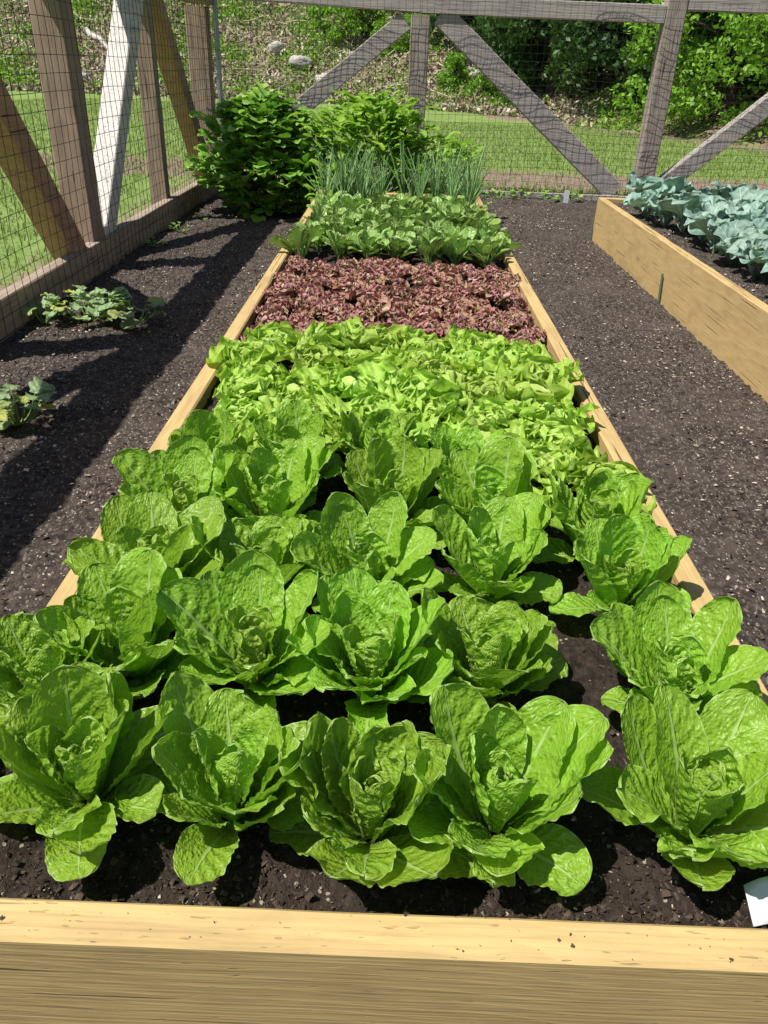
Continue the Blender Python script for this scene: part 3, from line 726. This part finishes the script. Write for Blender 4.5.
cb = np.array(cb + [(x, y, .14) for x, y, z in cb]); tb.add(cb, [[0, 1, 5, 4], [1, 2, 6, 5], [2, 3, 7, 6], [3, 0, 4, 7], [4, 5, 6, 7]])
tag(tb.build('plant_tag', M['white'], loc=(2.06, 10.05, 0), smooth=False), 'small blank white tag standing in the soil at the back sill', 'plant tag')

# ------------------------------------------------------------------ bushes by the far end
def bush(name, seed, mat, n, rx, ry, h, L, loc, label, cat, z0=.02, W=(.6, .8), nstem=16):
    r = random.Random(seed); e = empty(name, loc); tag(e, label, cat); fo = MB(); st = MB()
    lumps = [(r.uniform(-.75, .75) * rx, r.uniform(-.75, .75) * ry, h * r.uniform(.25, .80), r.uniform(.28, .45)) for _ in range(9)] + [(0, 0, h * .55, .62)]
    for i in range(nstem):
        l = lumps[i % len(lumps)]; s = np.linspace(0, 1, 6)
        tx, ty, tz = l[0] + r.uniform(-.15, .15), l[1] + r.uniform(-.15, .15), l[2] + r.uniform(0, .2)
        v, f = tube(np.stack([tx * (.3 + .7 * s), ty * (.3 + .7 * s), tz * s * .8], -1), .014 * (1 - .7 * s), 5); st.add(v, f)
    k = 0
    while k < n:
        a = r.uniform(0, 6.28); z = z0 + (h - z0) * r.random() ** .85
        pr = max(0.02, 1 - (z / h) ** 2.6) ** .5 * (.62 + .38 * min(1, z / (h * .3)))
        lump = .45 + 1.15 * float(vn(np.array([a * 2.2 + 9 + seed]), np.array([z * 5.0 / h]), seed)[0]) * (1.25 if r.random() < .12 else 1)
        q = pr * lump * r.random() ** .38
        x = rx * q * math.cos(a); y = ry * q * math.sin(a); z = z + .22 * h * (lump - 1) * (z / h)
        if z < z0: continue
        out = math.atan2(y, x) + r.uniform(-1, 1)
        ll = L * r.choice((.45, .7, .9, 1.15)) * r.uniform(.85, 1.1)
        leaf(fo, ll, ll * r.uniform(*W), R(r.uniform(15, 95)), R(r.uniform(60, 140)), out, r0=0, z0=z, ns=7, nu=5, ruf=L * .05, rk=2, puck=L * .03, nv=4, sm=.45, w0=.3,
             cup0=.6, cup1=.3, t=r.random() ** 2 * (.2 + .8 * z / h), r=r, twist=r.uniform(-.6, .6), base=(x, y)); k += 1
    fo.build('foliage', M[mat], e); st.build('stems', M['bark'], e)
    return e
bush('currant_bush', 901, 'currant', 1700, .60, .5, .98, .15, (-1.36, 8.45, 0), 'dark green bush in the far left corner of the garden', 'bush', W=(.8, 1.0))
bush('pepper_bush', 902, 'mint', 1900, .80, .45, 1.02, .15, (-.22, 8.35, 0), 'bright yellow green bush behind the far end of the bed', 'bush', W=(.42, .58))
bush('young_bush', 903, 'mint', 260, .32, .25, .72, .09, (.62, 8.3, 0), 'small sparse light green plant right of the bright bush', 'bush', W=(.42, .58), nstem=8)

# ------------------------------------------------------------------ woods, shrubs, rocks, brush
def quad_leaves(mb, c, s, r):
    n = len(c); a = r.normal(size=(n, 3)); a /= np.linalg.norm(a, axis=1)[:, None]
    b = r.normal(size=(n, 3)); b[:, 2] *= .5; b = np.cross(a, b); b /= np.linalg.norm(b, axis=1)[:, None] + 1e-9
    s = s[:, None]; m = c + np.cross(a, b) * s * .18
    v = np.stack([c - a * s, m + b * s * .55, c + a * s, m - b * s * .55], 1).reshape(-1, 3)
    i = np.arange(n)[:, None] * 4
    mb.add(v, i + np.array([[0, 1, 2, 3]]), np.repeat(np.stack([r.uniform(-.3, 1, n), 0 * s[:, 0], 0 * s[:, 0]], -1), 4, 0))
def tree_proto(name, seed, mat, h, rad, n, leafs, low=.12, nclump=26):
    r = np.random.default_rng(seed); e = empty(name, (0, 0, 0)); tr = MB(); cr = MB()
    z = np.linspace(0, 1, 9); tx = .25 * np.cumsum(r.normal(size=9)) * .3; ty = .25 * np.cumsum(r.normal(size=9)) * .3
    P = np.stack([tx, ty, z * h * .92 - .3], -1); v, f = tube(P, .17 * h / 6 * (1.1 - z), 8); tr.add(v, f)
    for k in range(nclump):
        zz = r.uniform(low, .97); a = r.uniform(0, 6.28); ro = rad * (1 - .65 * max(0, zz - .35)) * r.uniform(.35, 1)
        c = np.array([ro * math.cos(a), ro * math.sin(a), zz * h]); cl = rad * r.uniform(.26, .44)
        s = np.linspace(0, 1, 5)[:, None]; st = np.array([np.interp(zz * .8, z, tx), np.interp(zz * .8, z, ty), zz * h * .75])
        v, f = tube(st + (c - st) * s + np.array([0, 0, .12 * rad]) * np.sin(s * 3.1), .045 * h / 6 * (1.15 - s[:, 0]), 5); tr.add(v, f)
        m = n // nclump; q = r.normal(size=(m, 3)); q /= np.linalg.norm(q, axis=1)[:, None]; q *= (r.uniform(.3, 1.05, m) ** .6)[:, None]
        q[:, 2] *= .6
        quad_leaves(cr, c + q * cl, leafs * r.uniform(.6, 1.3, m), r)
    tr.build('trunk', M['bark'], e); cr.build('crown', M[mat], e)
    return e
def place(protos, pts, cat, group, lab):
    used = set()
    for i, (x, y, s, q) in enumerate(pts):
        o = protos[q] if q not in used else copy_tree(protos[q]); used.add(q)
        tag(o, lab(i), cat, group)
        o.location = (x, y, float(terrain(np.array([x]), np.array([y]))[0]) - .05); o.rotation_euler = (0, 0, i * 1.7); o.scale = (s, s, s)
dark = [tree_proto('woodland_tree', 1000 + i, m_, 8, 2.6, 17000, .125, .03, 60) for i, m_ in enumerate(('dtree', 'dtree', 'mtree'))]
dpts = [(3.3, 36.5, 1, 0), (5.4, 31.2, .95, 1), (7.1, 27.6, .9, 0), (8.9, 25.2, .9, 1), (11.2, 24.3, 1, 0), (14, 21.5, 1, 2), (17.5, 20, 1, 1), (-1.5, 46, 1.1, 2), (7.5, 39, 1.2, 1),
        (11.5, 35, 1.2, 0), (15.5, 31, 1.2, 1), (3.5, 46, 1.2, 0), (-6, 52, 1.2, 1), (-12, 55, 1.2, 0), (-19, 54, 1.2, 1), (20, 27, 1.2, 0)]
place(dark, dpts, 'tree', 'dark trees of the woods beyond the lawn',
      lambda i: 'dark leafy tree in the shaded woods, %s in the %s line beyond the lawn' % (ordn[i % 7], ('front', 'middle', 'rear')[i // 7]))
maple = tree_proto('maple_tree', 1100, 'btree', 4.2, 2.1, 22000, .065, .03, 60)
maple.location = (8.4, 22.6, .1); maple.scale = (1.3, 1.2, 1.15); tag(maple, 'bright yellow green maple in the sun right of the tall fence post', 'tree')
maple = tree_proto('maple_tree', 1101, 'btree', 3.4, 1.6, 14000, .065, .03, 44)
maple.location = (10.9, 21.3, .2); maple.scale = (1.2, 1.2, 1.2); tag(maple, 'bright green young tree at the right edge before the woods', 'tree')
shr = [tree_proto('green_shrub', 1200 + i, 'btree', 1.7, 1.0, 4200, .065, .03, 26) for i in range(2)]
place(shr, [(-2.6, 41.5, 1.5, 0), (-.8, 38.6, .8, 1), (.6, 38.2, .9, 0), (2.0, 34.2, .7, 1), (3.1, 32.4, .65, 0), (4.0, 31.0, .6, 1)], 'shrub', 'sunlit shrubs at the foot of the hill',
      lambda i: ('large bright shrub high on the hillside above the boulders', 'yellow green shrub left of the middle back post', 'yellow green shrub seen right behind the middle back post',
                 'low green shrub between lawn and rocks, nearest the middle post', 'middle one of three low shrubs edging the lawn', 'low green shrub nearest the dark woods')[i])
def rock(seed, s, x, y, lab):
    r = np.random.default_rng(seed); n, m = 12, 16
    t, p = np.meshgrid(np.linspace(.02, math.pi - .02, n), np.linspace(0, 2 * math.pi, m + 1)[:-1], indexing='ij')
    d = 1 + 1.1 * fbm(np.cos(p) * 1.6 * np.sin(t) + 5 + seed, np.sin(p) * 1.6 * np.sin(t) + np.cos(t) * 2.2, 4, seed)
    v = np.stack([d * np.sin(t) * np.cos(p) * s[0], d * np.sin(t) * np.sin(p) * s[1], d * np.cos(t) * s[2]], -1).reshape(-1, 3)
    i = np.arange(n - 1)[:, None] * m; j = np.arange(m)[None]
    f = np.stack([i + j, i + m + j, i + m + (j + 1) % m, i + (j + 1) % m], -1).reshape(-1, 4)
    b = MB(); b.add(v, f); o = b.build('boulder', M['rock'], loc=(x, y, float(terrain(np.array([x]), np.array([y]))[0]) + s[2] * .3))
    tag(o, lab, 'boulder', 'pale boulders on the hillside')
for i, (s, x, y, lab) in enumerate([((.5, .35, .3), -4.4, 38.6, 'large pale boulder at the foot of the brown slope'), ((.7, .4, .25), -3.2, 37.9, 'flat white boulder right of the large one'),
        ((.35, .3, .25), -5.6, 39.5, 'small pale rock up and left of the large boulder'), ((.6, .4, .22), 3.1, 35.0, 'white slab of rock in shade under the dark woods'),
        ((.7, .4, .25), 3.9, 33.2, 'grey slab half hidden by the low shrubs'), ((.4, .3, .25), -13.2, 36.0, 'pale rock on the slope seen left of the near post'),
        ((.3, .25, .2), -9.6, 38.5, 'small round rock on the brown slope behind the braces')]):
    rock(60 + i, s, x, y, lab)

lg = MB(); X1 = np.linspace(-14.6, -12.4, 8); Y1 = np.linspace(41.5, 39.2, 8)
v, f = tube(np.stack([X1, Y1, terrain(X1, Y1) + .12 + .05 * np.sin(X1 * 4)], -1), .12 * (1.2 - np.linspace(0, .6, 8)), 8); lg.add(v, f)
tag(lg.build('fallen_log', M['rock']), 'weathered grey log lying on the brown slope right of the near post', 'log')
r_ = np.random.default_rng(77)
n = 60000
x = r_.uniform(-24, 6, n); y = yb(x) + r_.uniform(-.3, 1, n) ** 1 * 14
y = np.where(y < yb(x) - .6, yb(x), y)
z = terrain(x, y)
lit = MB(); quad_leaves(lit, np.stack([x, y, z + r_.uniform(.0, .22, n)], -1), r_.uniform(.03, .12, n), r_)
for k in range(500):
    X0, Y0 = r_.uniform(-22, 4), 0; Y0 = float(yb(np.array([X0]))[0]) + r_.uniform(.3, 12); a = r_.uniform(0, 3.14); l = r_.uniform(.3, 1.4)
    s = np.linspace(-.5, .5, 4); px = X0 + s * l * math.cos(a); py = Y0 + s * l * math.sin(a)
    v, f = tube(np.stack([px, py, terrain(px, py) + r_.uniform(.05, .4) + s * r_.uniform(-.5, .5)], -1), r_.uniform(.008, .028), 4)
    lit.add(v, f, np.tile([r_.uniform(-.3, 1), 0, 0], (len(v), 1)))
tag(lit.build('hillside_brush', M['litter'], smooth=False), 'dead leaves and twigs covering the brown hillside', 'brush', kind='stuff')
n = 36000
cx = r_.uniform(-24, 7, 150); cy = yb(cx) + r_.uniform(.2, 13, 150); q = r_.integers(0, 150, n)
x = cx[q] + r_.normal(0, .5, n); y = cy[q] + r_.normal(0, .6, n)
gw = MB(); quad_leaves(gw, np.stack([x, y, terrain(x, y) + np.abs(r_.normal(0, .16, n))], -1), r_.uniform(.04, .11, n), r_)
tag(gw.build('hillside_weeds', M['btree'], smooth=False), 'patches of yellow green weeds on the brown hillside', 'weeds', kind='stuff')

# grass
def grass(name, n, xr, yf, hmin, hmax, w, seed, lab, keep=None):
    r = np.random.default_rng(seed); x = r.uniform(xr[0], xr[1], n); y = yf(x, r.uniform(0, 1, n))
    if keep is not None:
        k_ = keep(x, y, r); x = x[k_]; y = y[k_]; n = len(x)
    z = terrain(x, y); h = r.uniform(hmin, hmax, n); a = r.uniform(0, 6.28, n); lx, ly = r.normal(0, .5, n) * h, r.normal(0, .5, n) * h
    wx, wy = np.cos(a) * w, np.sin(a) * w
    v = np.stack([np.stack([x - wx, y - wy, z - .01], -1), np.stack([x + wx, y + wy, z - .01], -1),
                  np.stack([x + lx * .4 + wx * .6, y + ly * .4 + wy * .6, z + h * .6], -1), np.stack([x + lx * .4 - wx * .6, y + ly * .4 - wy * .6, z + h * .6], -1),
                  np.stack([x + lx, y + ly, z + h], -1)], 1).reshape(-1, 3)
    i = np.arange(n)[:, None] * 5; m = MB(); var = np.repeat(np.stack([r.uniform(-.3, .9, n), 0 * x, 0 * x], -1), 5, 0)
    m.add(v, i + np.array([[0, 1, 2, 3]]), var); m.f.append(i + np.array([[3, 2, 4]]))
    tag(m.build(name, M['grass'], smooth=False), lab, 'grass', kind='stuff')
grass('grass', 60000, (-2.5, 9), lambda x, u: 10.8 + 14 * u ** 1.5, .03, .08, .008, 5, 'short lawn grass beyond the back fence',
      lambda x, y, r: (r.uniform(0, 1, len(x)) > np.exp(-((y - 12.2) / 1.5) ** 2) * .9) & (y < yb(x) - 1.5))
grass('grass', 60000, (-12, -2.35), lambda x, u: 3 + 27 * u ** 1.3, .03, .08, .008, 6, 'short sunny lawn grass beyond the left fence',
      lambda x, y, r: r.uniform(0, 1, len(x)) > np.exp(-((x + 2.6) / .45) ** 2) * .6)

# ------------------------------------------------------------------ light, camera
w = bpy.data.worlds.new('World'); scene.world = w; w.use_nodes = True
nt = w.node_tree; bg = nt.nodes['Background']; sky = nt.nodes.new('ShaderNodeTexSky'); sky.sky_type = 'NISHITA'; sky.sun_disc = False
d = -SUN; elev = math.asin(d.z); az = math.atan2(d.x, d.y)
sky.sun_elevation = elev; sky.sun_rotation = az
nt.links.new(sky.outputs[0], bg.inputs['Color']); bg.inputs['Strength'].default_value = .065
sl = bpy.data.lights.new('sun', 'SUN'); sl.energy = 5.0; sl.angle = R(.5); sl.color = (1, .955, .88)
so = bpy.data.objects.new('sun', sl); COL.objects.link(so); so.rotation_euler = SUN.to_track_quat('-Z', 'Y').to_euler(); so.location = (-5, 0, 10)
cam = bpy.data.cameras.new('camera'); co = bpy.data.objects.new('camera', cam); COL.objects.link(co)
cam.sensor_fit = 'VERTICAL'; cam.sensor_height = 24; cam.lens = 24 * F_PX / 1024; cam.clip_end = 900; cam.clip_start = .02
co.location = (0, 0, CAM_Z)
from mathutils import Matrix
co.matrix_world = Matrix.Translation((0, 0, CAM_Z)) @ Matrix.Rotation(R(90 - PITCH), 4, 'X') @ Matrix.Rotation(R(ROLL), 4, 'Z')
scene.camera = co
scene.view_settings.view_transform = 'Standard'; scene.view_settings.look = 'None'; scene.view_settings.gamma = 1
scene.view_settings.exposure = 0.34
scene.cycles.max_bounces = 5; scene.cycles.diffuse_bounces = 3; scene.cycles.glossy_bounces = 2; scene.cycles.transmission_bounces = 3; scene.cycles.adaptive_threshold = 0.02; scene.cycles.transparent_max_bounces = 4; scene.cycles.use_denoising = True
